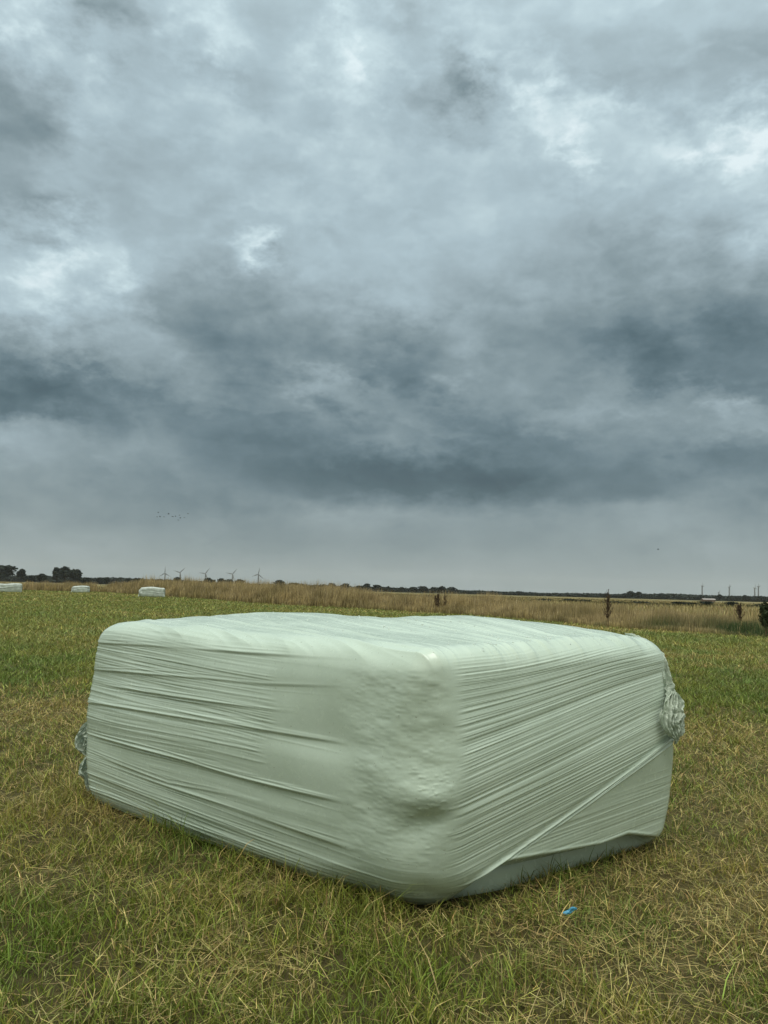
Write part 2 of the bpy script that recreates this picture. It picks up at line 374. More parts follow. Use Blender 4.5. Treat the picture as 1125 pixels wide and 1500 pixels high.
# ------------------------------------------------------------------ the wrapped bale in front
CL, CN, CR = np.array([-1.735, 4.76]), np.array([.20, 3.15]), np.array([1.565, 4.205])
CF = np.array([-.62, 5.95])
HT = 1.06
def bale_point(u, v, w, fine=True):
    """u,v,w in [-1,1] on the cube's surface -> world positions.  v=-1 is the long left side, u=+1 the right end"""
    a, b, c = 1.24, .80, .525
    P = np.stack([u*a, v*b, w*c], -1)
    rad_ = np.empty_like(u)
    rad_[:] = .10
    rad_ += .09*sstep(u, .45, .85)*sstep(-v, .3, .75)*(1-.85*sstep(w, .35, .9))       # broad round near edge
    rad_ += .05*sstep(-w, .5, 1)*sstep(u, -.5, .8)
    r = rad_[..., None]
    half = np.array([a, b, c])
    inner = np.clip(P, -(half-r), half-r)
    d = P-inner; L = np.linalg.norm(d, axis=-1, keepdims=True); L[L == 0] = 1
    nrm = d/L
    Q = inner + r*nrm
    uu, vv, ww = Q[..., 0]/a, Q[..., 1]/b, Q[..., 2]/c
    s = (uu+1)/2; t = (vv+1)/2; h = (ww+1)/2
    # bellies of the sides
    wL = sstep(-nrm[..., 1], .0, .6); wR = sstep(nrm[..., 0], .15, .9); wT = sstep(nrm[..., 2], .15, .9)
    xy = ((1-s)*(1-t))[..., None]*CL + (s*(1-t))[..., None]*CN + (s*t)[..., None]*CR + ((1-s)*t)[..., None]*CF
    cen = (CL+CN+CR+CF)/4
    z = h*HT
    belly = .085*np.sin(np.clip(h, 0, 1)*PI)**.8
    asym = .04*(h-.35)
    e_l = (CN-CL)/np.linalg.norm(CN-CL); n_l = np.array([e_l[1], -e_l[0]])
    e_r = (CR-CN)/np.linalg.norm(CR-CN); n_r = np.array([e_r[1], -e_r[0]])
    n_b = -n_l; n_f = -n_r
    vv1 = vv[..., None]; uu1 = uu[..., None]; bl = belly[..., None]
    lean = (0.55 + .45*np.sin(s*PI))
    xy = xy + n_l*bl*np.clip(-vv1, 0, 1)*.6*lean[..., None] + n_b*bl*np.clip(vv1, 0, 1)*.6
    wavy = (1 + .55*np.sin((h-.30)*7.0))[..., None]
    xy = xy + n_r*bl*np.clip(uu1, 0, 1)*.30*wavy + n_f*bl*np.clip(-uu1, 0, 1)*1.0
    # domed, lumpy top with a dip between two humps
    top = sstep(ww, .0, 1.)
    dome = .075*(1-uu**2)*(1-vv**2) + .055*gauss(uu, .55, .5)*sstep(vv, -.6, .5)*(1-sstep(vv, .93, 1.05)) - .030*gauss(uu, .02, .22)*sstep(vv, 0., .6) \
        + .022*gauss(uu, -.55, .35)*(1-vv**2) - .015*sstep(uu, .7, 1.)*sstep(vv, .3, 1.)
    z = z + top*dome
    z = z - .02*(1-h)
    z = z - .02*sstep(h, .85, 1.0)*sstep(-s, -.12, 0)          # far-left top corner a little lower
    # normals in world space (approximate, from the frame of the warped box)
    N = nrm[..., 0:1]*np.append(np.array(n_r), 0) * (1) + 0
    nv = np.where(nrm[..., 1:2] < 0, -nrm[..., 1:2]*np.append(n_l, 0), nrm[..., 1:2]*np.append(n_b, 0))
    nu = np.where(nrm[..., 0:1] > 0, nrm[..., 0:1]*np.append(n_r, 0), -nrm[..., 0:1]*np.append(n_f, 0))
    N = nv + nu + nrm[..., 2:3]*np.array([0, 0, 1.])
    N /= np.maximum(np.linalg.norm(N, axis=-1, keepdims=True), 1e-6)
    # ---- film relief
    def ridge(n): return 1-np.abs(n)
    def sn(x, y, seed): return vnoise(x+.618*y, y+0*x, seed)
    D = np.zeros_like(u)
    # long side: creases running along the bale
    q = h + .030*fbm(s*1.6+2, h*3, 101, 2) + .05*(h-.5)*(s-.3) + .035*np.clip(s-.05, 0, 1)*np.sin(h*9)
    ends = .66 + .05*vnoise(h*6, h*0+3.3, 105) + .02*vnoise(h*31, h*0+1.3, 106)
    on = 1-sstep(s, ends-.015, ends+.03)
    lowkeep = sstep(-h, -.36, -.22)
    on = np.maximum(on, lowkeep*.8*(1-sstep(s, .93, 1.0)))
    patch = sstep(sn(s*2.4+7, h*6, 113), -.35, .35)
    g1 = np.clip(ridge(sn(s*1.0+.3, q*24, 111)*1.25)-.45, 0, 1)**1.7*.0055
    g2 = np.clip(ridge(sn(s*1.9, q*62, 112)*1.2)-.38, 0, 1)**1.5*.0034*(.25+.75*patch)
    g2 = g2 + np.clip(ridge(sn(s*2.7+4, (h+.06*s)*85+3, 119)*1.1)-.3, 0, 1)*.0024*(.2+.8*sstep(sn(s*3+1, h*5+5, 120), -.2, .4))
    g3 = sn(s*5.0, q*150, 114)*.0011*sstep(sn(s*5.0+3, h*7, 115), -.1, .35)
    relief = (g1+g2+g3)*on
    def fold(pts, amp, wd, s0, s1, drop, seed=0):
        ss = np.array([p[0] for p in pts]); hh = np.array([p[1] for p in pts])
        c = np.interp(s, ss, hh) + .007*sn(s*3.3, s*0+pts[0][1]*50, 116)
        m = sstep(s, s0, s0+.18)*(1-sstep(s, s1-.2, s1))*(.55+.45*sn(s*5, s*0+pts[0][1]*31, 117))
        out = m*(amp*gauss(h, c, wd) - drop*sstep(c-h, .0, .014)*(1-sstep(c-h, .014, .10)))
        for k, (o_, f_) in enumerate([(.013, .6), (-.014, .5), (.026, .35), (-.030, .4)]):
            mm = sstep(sn(s*3+k*7, s*0+pts[0][1]*77, 145), -.3, .3)
            out = out + m*mm*amp*f_*gauss(h, c+o_*(1+.5*np.sin(s*5+k)), wd*.6)
        return out
    for pts, amp, wd, s0, s1, drop in [
        ([(0, .735), (.6, .805), (.8, .84)], .0035, .006, -.1, .86, .006),
        ([(0, .565), (.6, .615), (.8, .622)], .0060, .007, -.1, .86, .010),
        ([(0, .385), (.6, .392), (.85, .40)], .0060, .006, .0, .88, .008),
        ([(.15, .262), (.6, .238), (.95, .22)], .0050, .006, .08, .95, .006),
        ([(0, .10), (.6, .075), (.9, .07)], .0050, .006, -.1, .98, .006),
        ([(0, .90), (.5, .93), (.8, .95)], .0030, .006, -.1, .88, .007),
        ([(.0, .30), (.35, .27), (.6, .31)], .0040, .005, .0, .6, .005),
        ([(.1, .67), (.6, .70), (.7, .71)], .0050, .005, .05, .74, .006),
        ([(0, .18), (.5, .15), (1., .13)], .0040, .006, -.05, .9, .008)]:
        relief = relief + fold(pts, amp, wd, s0, s1, drop)
    # broad slack between creases
    relief = relief + .015*fbm(s*1.1+4, h*4.0, 118, 2)*sstep(h, .02, .15)
    # near vertical edge: film stuck down over lumpy silage
    # measured along the girth so that it carries on round the corner
    gl = (s-1.0)*2.6 + t*1.65
    gw = gl + .07*vnoise(h*5, h*0, 121) + .03*vnoise(h*17, gl*3, 128)
    lump = sstep(gw, -.52, -.30)*(1-sstep(gw, .04, .22))*sstep(h, .12, .3)*(1-sstep(h, .86, .98))
    lm = fbm(gl*2.6+3, h*5, 122, 2, .5)*.014 + fbm(gl*9+1, h*26, 123, 3, .6)*.0026
    lm = lm + np.clip(fbm(gl*26, h*66, 127, 3), 0, 1)**1.3*.0045*sstep(vnoise(gl*4+2, h*6, 129), -.2, .5)*sstep(gl, -.3, 0)
    lm = lm - .022*np.exp(-(gl-.02)**2/.15**2 - (h-.37-.2*gl)**2/.05**2) - .006*np.exp(-(gl+.28)**2/.16**2-(h-.62)**2/.05**2) + .018*np.exp(-gl**2/.2**2-(h-.46)**2/.05**2)
    lump_d = lump*lm - .014*sstep(gl, -.95, -.5)*(1-sstep(gl, -.5, -.2))*gauss(h, .63, .10)
    lump_d = lump_d + .0*gauss(h, .12, .1)*np.exp(-(gl/.35)**2)
    # right end: tight diagonal creases fanning from the lower near corner up to the far edge
    kf = .05 + .27*sstep(-(h-.22*t), -.95, -.50)
    qr = h - t*kf
    right_on = sstep(t, .06+.03*vnoise(h*7, h*0+9, 131)+.02*vnoise(h*40, h*0+2, 130), .13)*(1-.75*sstep(t, .90, 1.0))
    rope_h = np.interp(t, [0, .2, .576, 1.0], [.05, .151, .341, .572])
    above = sstep(h-rope_h, -.02, .04)
    r1 = np.clip(ridge(sn(t*.8+3, qr*78, 132)*1.2)-.42, 0, 1)**1.6*.0038
    r2 = np.clip(ridge(sn(t*1.5, qr*125+5, 133)*1.15)-.3, 0, 1)*.0024
    r3 = sn(t*4.3, qr*190, 134)*.0010
    msk = .10+.90*sstep(sn(t*2.1+5, qr*5, 135), -.45, .25)
    r_hi = (r1*msk+r2+r3)*(.35+.65*sstep(h, .1, .35))
    ql = h - .12*t
    r_lo = np.clip(ridge(sn(t*2.2, ql*60, 136)*1.2)-.45, 0, 1)*.0034*sstep(sn(t*3, h*9+3, 137), -.1, .5) + .006*fbm(t*2+1, h*4, 138, 2)
    RR = (r_hi*above + r_lo*(1-above))*right_on
    RR = RR + above*right_on*(-.003*gauss(qr, .40, .03) - .004*gauss(qr, .62, .02))
    rp = h-rope_h
    on_rope = sstep(t, .10, .2)
    RR = RR + on_rope*(.0050*gauss(rp, .0, .0045) + .0035*gauss(rp, -.024+.016*(1-t), .0038) - .003*gauss(rp, -.010, .006) - .003*gauss(rp, .018, .012))
    # flap edge near the ground, the film beneath it set back and in its own shade
    lip = np.interp(t, [0, .05, .264, .42, .64, .763, 1.01], [.03, .085, .178, .160, .136, .146, .055])
    under = sstep(lip-h, .0, .016)*sstep(t, .13, .27)*(1-sstep(t, .84, .97))
    RR = RR - under*(.014 + 1.35*np.clip(lip-h, 0, .2)) + .003*gauss(h, lip+.006, .006)*sstep(t, .15, .3)*(1-sstep(t, .8, .95))
    RR = RR + under*(sn(t*46 + h*24*(t-.4), h*2.5, 141)*.0022)*gauss(t, .62, .25) + under*np.clip(ridge(vnoise((h+t*.55)*34, t*2, 142))-.4, 0, 1)*.006*sstep(t, .68, .8)
    # top: long shallow folds fanning towards the right edge
    qt = vv*.5 + .12*np.sin(uu*1.6) + .05*fbm(uu*1.2, vv*2, 151, 2)
    TT = np.clip(ridge(sn(uu*1.1+2, qt*17, 152)*1.2)-.35, 0, 1)**1.4*.011 + np.clip(ridge(sn(uu*2.6, qt*44, 153))-.4, 0, 1)*.004
    TT = TT + .012*fbm(uu*2.1+1, vv*2.6, 154, 3)
    wl = wL*(1-wT*.3); wr = wR*(1-wT*.8)
    TT = TT + .005*gauss(uu, .93, .03)*sstep(vv, -.6, 0)*(1-wR) + .004*gauss(uu, .93, .05)*vnoise(vv*14, uu*3, 155)
    D = wl*relief*(1-.85*lump) + wr*RR*(1-.85*lump*(1-sstep(t, .1, .25))) + wT*TT + (1-wT)*lump_d*np.maximum(wL, wR)
    if fine:
        X = np.concatenate([xy, z[..., None]], -1) + N*D[..., None]
    else:
        X = np.concatenate([xy, z[..., None]], -1)
    return X, N

def film_material():
    m, g, p, out = material('pale_green_stretch_film')
    pos = g.n('ShaderNodeNewGeometry').outputs['Position']
    n1 = g.noise(pos, 2.6, 5, .6)
    n2 = g.noise(pos, 34.0, 5, .6)
    c = g.ramp(n1, [(.3, (.435, .520, .435, 1)), (.5, (.475, .565, .480, 1)), (.7, (.51, .60, .515, 1))])
    speck = g.mapr(g.noise(pos, 70.0, 2, .5), .70, .76)
    c = g.mix(g.math('MULTIPLY', speck, .55), c, (.20, .21, .15, 1))
    g.put(p.inputs['Base Color'], c)
    g.put(p.inputs['Roughness'], g.mapr(n2, .35, .7, .20, .30, 'LINEAR'))
    p.inputs['Specular IOR Level'].default_value = .5
    p.inputs['Coat Weight'].default_value = .12; p.inputs['Coat Roughness'].default_value = .14
    bp = g.n('ShaderNodeBump'); bp.inputs['Strength'].default_value = .25; bp.inputs['Distance'].default_value = .002
    g.put(bp.inputs['Height'], g.noise(pos, 38.0, 3, .5))
    g.put(p.inputs['Normal'], bp.outputs[0])
    return m
FILM = film_material()
def thin_film():
    m = bpy.data.materials.new('thin_loose_film'); m.use_nodes = True; m.node_tree.nodes.clear(); g = G(m.node_tree)
    out = g.n('ShaderNodeOutputMaterial'); p = g.n('ShaderNodeBsdfPrincipled'); t = g.n('ShaderNodeBsdfTranslucent'); x = g.n('ShaderNodeMixShader')
    pos = g.n('ShaderNodeNewGeometry').outputs['Position']
    c = g.ramp(g.noise(pos, 20., 3, .5), [(.3, (.46, .53, .44, 1)), (.7, (.56, .63, .53, 1))])
    g.put(p.inputs['Base Color'], c); p.inputs['Roughness'].default_value = .4
    g.put(t.inputs[0], c); x.inputs[0].default_value = .25
    m.node_tree.links.new(p.outputs[0], x.inputs[1]); m.node_tree.links.new(t.outputs[0], x.inputs[2]); m.node_tree.links.new(x.outputs[0], out.inputs[0])
    return m
THIN = thin_film()

def cube_grid(nx, ny, nz):
    """surface lattice of a cube: (K,3) ints and quads, shared vertices"""
    quads = []
    def face(f):
        quads.append(f.reshape(-1, 4, 3))
    def grid(n, m, fn, flip):
        i, j = np.meshgrid(np.arange(n), np.arange(m), indexing='ij')
        q = np.stack([fn(i, j), fn(i+1, j), fn(i+1, j+1), fn(i, j+1)], -2)
        if flip: q = q[..., ::-1, :]
        quads.append(q.reshape(-1, 4, 3))
    st = lambda *a: np.stack(np.broadcast_arrays(*a), -1)
    grid(nx, ny, lambda i, j: st(i, j, nz), False); grid(nx, ny, lambda i, j: st(i, j, 0), True)
    grid(nx, nz, lambda i, j: st(i, 0, j), False); grid(nx, nz, lambda i, j: st(i, ny, j), True)
    grid(ny, nz, lambda i, j: st(nx, i, j), False); grid(ny, nz, lambda i, j: st(0, i, j), True)
    Q = np.concatenate(quads)
    key = (Q[..., 0]*10007 + Q[..., 1])*10007 + Q[..., 2]
    uq, inv = np.unique(key.ravel(), return_inverse=True)
    k = uq % 10007; j = (uq//10007) % 10007; i = uq//(10007*10007)
    return np.stack([2*i/nx-1, 2*j/ny-1, 2*k/nz-1], -1).astype(float), inv.reshape(-1, 4)

def ribbon(name, path, widths, across, mat, parent, pleats=5, amp=.01, crumple=.008, seed=3, n=160, m=60, out=None, sweep=0.0):
    """a gathered, pleated strip of film following a path"""
    path = np.array(path, float); k = len(path)
    tt = np.linspace(0, k-1, n)
    # catmull-rom like smoothing through dense linear + box filter
    C = np.stack([np.interp(tt, np.arange(k), path[:, c]) for c in range(3)], -1)
    W = np.interp(tt, np.arange(len(widths))*(k-1)/(len(widths)-1), widths)
    ker = np.ones(9)/9
    for _ in range(2):
        pad = np.concatenate([C[:1].repeat(4, 0), C, C[-1:].repeat(4, 0)])
        C = np.stack([np.convolve(pad[:, c], ker, 'valid') for c in range(3)], -1)
    T = np.gradient(C, axis=0); T /= np.linalg.norm(T, axis=1, keepdims=True)
    A = np.array(across, float)[None]; A = A - (A*T).sum(1, keepdims=True)*T; A /= np.linalg.norm(A, axis=1, keepdims=True)
    Nn = np.cross(T, A)
    a = np.linspace(-1, 1, m)
    S, AA = np.meshgrid(np.linspace(0, 1, n), a, indexing='ij')
    ph = AA*pleats*PI*.5 + 1.1*fbm(S*5, AA*2+seed, seed+200, 2)*2 + sweep*S*6
    fold = np.sign(np.sin(ph))*np.abs(np.sin(ph))**.6*amp
    cr = fbm(S*14, AA*5+seed, seed+210, 4)*crumple
    side = (AA + .12*vnoise(S*9, AA*4, seed+220) + .18*vnoise(S*7, S*0+seed, seed+221)*np.abs(AA))*W[:, None]/2
    thick = (fold+cr)*np.clip(W[:, None]/.05, .25, 1.4)
    P = C[:, None, :] + A[:, None, :]*side[..., None] + Nn[:, None, :]*thick[..., None]
    i, j = np.meshgrid(np.arange(n-1), np.arange(m-1), indexing='ij')
    Q = np.stack([i*m+j, (i+1)*m+j, (i+1)*m+j+1, i*m+j+1], -1).reshape(-1, 4)
    o = mesh_obj(name, P.reshape(-1, 3), Q, mat, parent)
    return o

def sphere_pts(nu=8, nv=6):
    V = [(0, 0, 1)]
    for i in range(1, nv):
        for j in range(nu):
            a = PI*i/nv; b = 2*PI*j/nu; V.append((math.sin(a)*math.cos(b), math.sin(a)*math.sin(b), math.cos(a)))
    V.append((0, 0, -1)); F3 = []; F4 = []
    for j in range(nu): F3.append((0, 1+j, 1+(j+1) % nu))
    for i in range(nv-2):
        for j in range(nu):
            a = 1+i*nu+j; b = 1+i*nu+(j+1) % nu; F4.append((a, a+nu, b+nu, b))
    l = len(V)-1; o = 1+(nv-2)*nu
    for j in range(nu): F3.append((o+j, l, o+(j+1) % nu))
    return np.array(V, float), np.array(F3), np.array(F4)

def build_bale():
    root = empty('wrapped_bale', (-.10, 4.55, 0))
    tag(root, 'large box-shaped silage bale wrapped in wrinkled pale green film, lying in the foreground', 'bale')
    off = np.array(root.location)
    V, Q = cube_grid(640, 400, 380)
    X, N = bale_point(V[:, 0], V[:, 1], V[:, 2])
    mesh_obj('film_wrap', X-off, Q, FILM, root)
    # gathered film end tied over the right corner
    r = ribbon('film_tail', np.array([[1.40, 4.38, 1.095], [1.475, 4.28, 1.070], [1.535, 4.19, 0.98], [1.560, 4.17, 0.875], [1.563, 4.14, 0.804], [1.555, 4.11, 0.748]])-off-np.array([.028, 0, 0]),
               [.03, .05, .065, .075, .085, .09], (1, .5, 0), THIN, root, pleats=3, amp=.010, crumple=.016, seed=4)
    r = ribbon('film_knot', np.array([[1.575, 4.12, .815], [1.560, 4.09, .775], [1.548, 4.07, 0.725], [1.545, 4.06, 0.67], [1.56, 4.06, 0.625], [1.575, 4.07, 0.59]])-off-np.array([.028, 0, 0]),
               [.05, .105, .135, .13, .10, .06], (1, .35, -.15), THIN, root, pleats=13, amp=.008, crumple=.006, seed=9, m=160, sweep=.9)
    ribbon('film_tail', np.array([[1.595, 4.16, 0.80], [1.615, 4.15, 0.72], [1.612, 4.15, 0.64], [1.60, 4.16, 0.57], [1.598, 4.17, .535]])-off-np.array([.028, 0, 0]),
           [.03, .055, .06, .045, .012], (1, .5, 0), THIN, root, pleats=4, amp=.010, crumple=.014, seed=14)
    ribbon('film_tail', np.array([[1.49, 4.06, 0.735], [1.478, 4.05, 0.70], [1.482, 4.05, .665], [1.50, 4.05, 0.64]])-off-np.array([.028, 0, 0]),
           [.006, .018, .02, .012], (1, .5, 0), THIN, root, pleats=2, amp=.006, crumple=.01, seed=24, n=60, m=24)
    # the twisted strand pulled down across the end
    ts = np.linspace(.985, .55, 60)
    hs = np.interp(ts, [0, .2, .576, 1.0], [.05, .151, .341, .585])
    Xs, Ns = bale_point(np.full(60, 1.), ts*2-1, hs*2-1, fine=False)
    ribbon('film_strand', Xs+Ns*.016-off, [.034, .014, .007, .004, .003], (0, 0, 1), FILM, root, pleats=3, amp=.006, crumple=.004, seed=31, n=200, m=24)
    # loose flap on the far left corner
    ribbon('loose_film', np.array([[-1.775, 4.9, 0.475], [-1.795, 4.89, 0.42], [-1.815, 4.88, 0.356], [-1.812, 4.88, 0.30], [-1.775, 4.88, 0.243]])-off,
           [.010, .055, .10, .09, .02], (1, .2, 0), THIN, root, pleats=3, amp=.016, crumple=.020, seed=41, n=90, m=40)
    ribbon('loose_film', np.array([[-1.768, 4.88, 0.25], [-1.782, 4.88, 0.205], [-1.79, 4.88, 0.16], [-1.775, 4.88, 0.10], [-1.755, 4.88, 0.03]])-off,
           [.02, .075, .080, .05, .025], (1, .2, 0), THIN, root, pleats=5, amp=.012, crumple=.016, seed=47, n=90, m=40)
    # beads of rain on the top
    S, F3, F4 = sphere_pts()
    R = np.random.RandomState(5); Vs = []; A3 = []; A4 = []; n = 0
    def bead(u, v, r):
        nonlocal n
        p, nn = bale_point(np.array([u]), np.array([v]), np.array([1.]))
        q = S*np.array([r*R.uniform(.8, 1.5), r*R.uniform(.8, 1.4), r*.75]) + p[0] + nn[0]*r*.3
        Vs.append(q); A3.append(F3+n); A4.append(F4+n); n += len(S)
    for k in range(420):
        m_ = R.rand()
        if m_ < .35: u, v = R.uniform(-.9, .95), .93+R.normal()*.05
        elif m_ < .6: u, v = .90+R.normal()*.04, R.uniform(-.6, .95)
        else:
            ln = R.randint(6); u = R.uniform(-.7, .95); v = -.75+ln*.27+.10*math.sin(u*2+ln)+R.normal()*.03
        bead(min(max(u, -.97), .97), min(max(v, -.97), .97), R.choice([.0022, .003, .0042], p=[.5, .35, .15]))
    bm = plain('rain_beads', (.62, .68, .64), .12, .6)
    o = mesh_obj('water_beads', np.concatenate(Vs)-off, [np.concatenate(A3), np.concatenate(A4)], bm, root)
    o['kind'] = 'stuff'
build_bale()

# ------------------------------------------------------------------ blades
def blades(name, x, y, z0, h, w, lean, az, curve, col, mat, tipcol=None, seg=2, twist=None):
    """tapered bent ribbons merged in one mesh.  lean = horizontal reach at the tip"""
    n = len(x)
    ts = np.linspace(0, 1, seg+1)
    dx, dy = np.cos(az), np.sin(az)
    tw = az + PI/2 if twist is None else twist
    px, py = np.cos(tw), np.sin(tw)
    nv = 2*seg+1
    V = np.empty((n, nv, 3), np.float32); Cc = np.empty((n, nv, 3), np.float32)
    for k, t in enumerate(ts):
        hor = lean*(t*(1-curve) + curve*t*t)
        cx = x+dx*hor; cy = y+dy*hor; cz = z0+h*(t - .35*curve*t*t)/(1-.35*curve)
        c = col if tipcol is None else col*(1-t)+tipcol*t
        if k < seg:
            ww = w*.5*(1-t)**.5 if seg > 1 else w*.5
            V[:, 2*k] = np.stack([cx-px*ww, cy-py*ww, cz], -1); V[:, 2*k+1] = np.stack([cx+px*ww, cy+py*ww, cz], -1)
            Cc[:, 2*k] = c; Cc[:, 2*k+1] = c
        else:
            V[:, 2*k] = np.stack([cx, cy, cz], -1); Cc[:, 2*k] = c
    base = np.arange(n)[:, None]*nv
    quads = [base+np.array([2*k, 2*k+1, 2*k+3, 2*k+2]) for k in range(seg-1)]
    tri = base+np.array([2*seg-2, 2*seg-1, 2*seg])
    return mesh_obj(name, V.reshape(-1, 3), [np.concatenate(quads)] * (seg > 1) + [tri], mat, col=Cc.reshape(-1, 3))

def in_bale(x, y, grow=0.0):
    """inside the bale's footprint"""
    cen = (CL+CN+CR+CF)/4
    P = [CL, CN, CR, CF]; ok = np.ones(x.shape, bool)
    for a, b in zip(P, P[1:]+P[:1]):
        e = (b-a)/np.hypot(*(b-a)); nrm = np.array([e[1], -e[0]])
        ok &= ((x-a[0])*nrm[0]+(y-a[1])*nrm[1]) < -.12+grow
    return ok

def scatter(N, r0, r1, power, half=38, back=1.8):
    """points in the wedge the camera could see from here or a step aside; power = fall of density with distance"""
    # density ~ r^-power ; radial pdf ~ r^(1-power)
    U = rng.rand(N); k = 2-power
    r = (r0**k + U*(r1**k-r0**k))**(1/k) if abs(k) > 1e-6 else r0*(r1/r0)**U
    a = rng.uniform(-rad(half), rad(half), N)
    x, y = r*np.sin(a), r*np.cos(a)-back
    return x, y, np.hypot(x, y)

GRASS = attr_mat('grass_blade', .55, .3, .25)
STRAWM = attr_mat('dry_stalk', .6, .3, .1)
def jitter(c, n, s=.22, hue=.08):
    b = np.exp(rng.normal(0, s, (n, 1))); h = np.exp(rng.normal(0, hue, (n, 3)))
    return c*b*h

def build_grass():
    # near turf
    N = 860000
    x, y, r = scatter(N, 2.9, 120, 1.78)
    clump = fbm(x*6, y*6, 81, 3); bare = fbm(x*3+9, y*3, 82, 3)
    keep = (rng.rand(N) < np.clip(.92 + .6*clump - .15*bare, .6, 1)) & ~in_bale(x, y) & (beyond(x, y) < .4)
    x, y, r, clump = x[keep], y[keep], r[keep], clump[keep]; n = len(x)
    s = straw_amount(x, y)
    wsc = np.maximum(1, r/4.2)
    near_b = np.exp(-np.abs(np.minimum(0, 0)))                     # (kept simple: no special case)
    h = (.024+.038*rng.rand(n))*(1+1.0*np.clip(clump, -.45, .8))*(1.25-.55*s)
    tall = rng.rand(n) < .05; h = np.where(tall, h*1.7, h)
    # uncut fringe that hugs the long side of the bale
    e = (CN-CL)/np.hypot(*(CN-CL)); nl = np.array([e[1], -e[0]])
    dd = (x-CL[0])*nl[0]+(y-CL[1])*nl[1]; al = (x-CL[0])*e[0]+(y-CL[1])*e[1]
    er = (CR-CN)/np.hypot(*(CR-CN)); nr = np.array([er[1], -er[0]])
    dr = (x-CN[0])*nr[0]+(y-CN[1])*nr[1]; ar = (x-CN[0])*er[0]+(y-CN[1])*er[1]
    fringe = np.exp(-(dd/.16)**2)*(al > -.2)*(al < 2.45) + .15*np.exp(-(dr/.12)**2)*(ar > -.1)*(ar < 1.7)
    h = h*(1+1.2*fringe*(.4+.6*rng.rand(n)))
    w = (.0031+.0026*rng.rand(n))*wsc
    h = h*np.clip(1+.02*(r-10), 1, 1.5)
    az = rng.uniform(0, 2*PI, n); lean = h*np.abs(rng.normal(.8, .8, n))
    pick = rng.rand(n)
    isS = pick < s*.72
    base = GREEN[None]*(1-s[:, None]) + OLIVE[None]*s[:, None]
    kf = sstep(r, 4, 22)[:, None]
    base = base*(1-kf) + (FARGREEN*(1-.45*s[:, None])+STRAW*.45*s[:, None])*kf
    yel = fbm(x*1.3+7, y*1.3, 86, 3)[:, None]
    base = base*np.array([1, 1, 1]) * (1+yel*np.array([.35, .12, .1]))
    sc_ = STRAW*(.62+.5*rng.rand(n, 1))
    col = np.where(isS[:, None], sc_, base*1.12)
    col = jitter(col*1.14, n, .32, .07)
    tip = col*np.array([1.14, 1.10, 1.05])
    o = blades('grass', x, y, np.full(n, -.012), h, w, lean, az, rng.uniform(.2, .9, n), col, GRASS, tip, seg=2, twist=rng.uniform(0, 2*PI, n))
    tag(o, 'short mown grass covering the field around the bales', 'grass', kind='stuff')
    # cut stalks lying over the turf
    N = 210000
    x, y, r = scatter(N, 2.9, 42, 1.78)
    s = straw_amount(x, y); mat_ = fbm(x*4+1, y*4, 91, 3)
    keep = (rng.rand(N) < np.clip(s*1.35-.12+.5*mat_, .05, 1)) & ~in_bale(x, y, .02) & (beyond(x, y) < -.2)
    x, y, r, s = x[keep], y[keep], r[keep], s[keep]; n = len(x)
    L = rng.gamma(3.0, .024, n)+.015; L = np.minimum(L, .26)
    wsc = np.maximum(1, r/4.5)
    w = (.0015+.0019*rng.rand(n))*wsc
    az = rng.uniform(0, 2*PI, n)
    z0 = .006+.034*rng.rand(n); rise = rng.normal(0, .18, n)*L
    z0 = np.maximum(z0, -rise+.004)
    col = jitter(STRAW*(.70+.75*rng.rand(n, 1)), n, .2, .06)
    grn = rng.rand(n) < .22; col = np.where(grn[:, None], col*np.array([.62, .75, .5]), col)
    # keep the lying stalks out of the bale
    ok = ~in_bale(x+np.cos(az)*L, y+np.sin(az)*L, .02); x, y, z0, rise, w, L, az, col = [q[ok] for q in (x, y, z0, rise, w, L, az, col)]; n = len(x)
    o = blades('hay_litter', x, y, z0, rise, w, L, az, rng.uniform(-.3, .3, n), col, STRAWM, col*1.05, seg=3, twist=az+PI/2+rng.normal(0, .25, n))
    tag(o, 'loose dry hay stalks scattered over the mown grass', 'hay', kind='stuff')
build_grass()

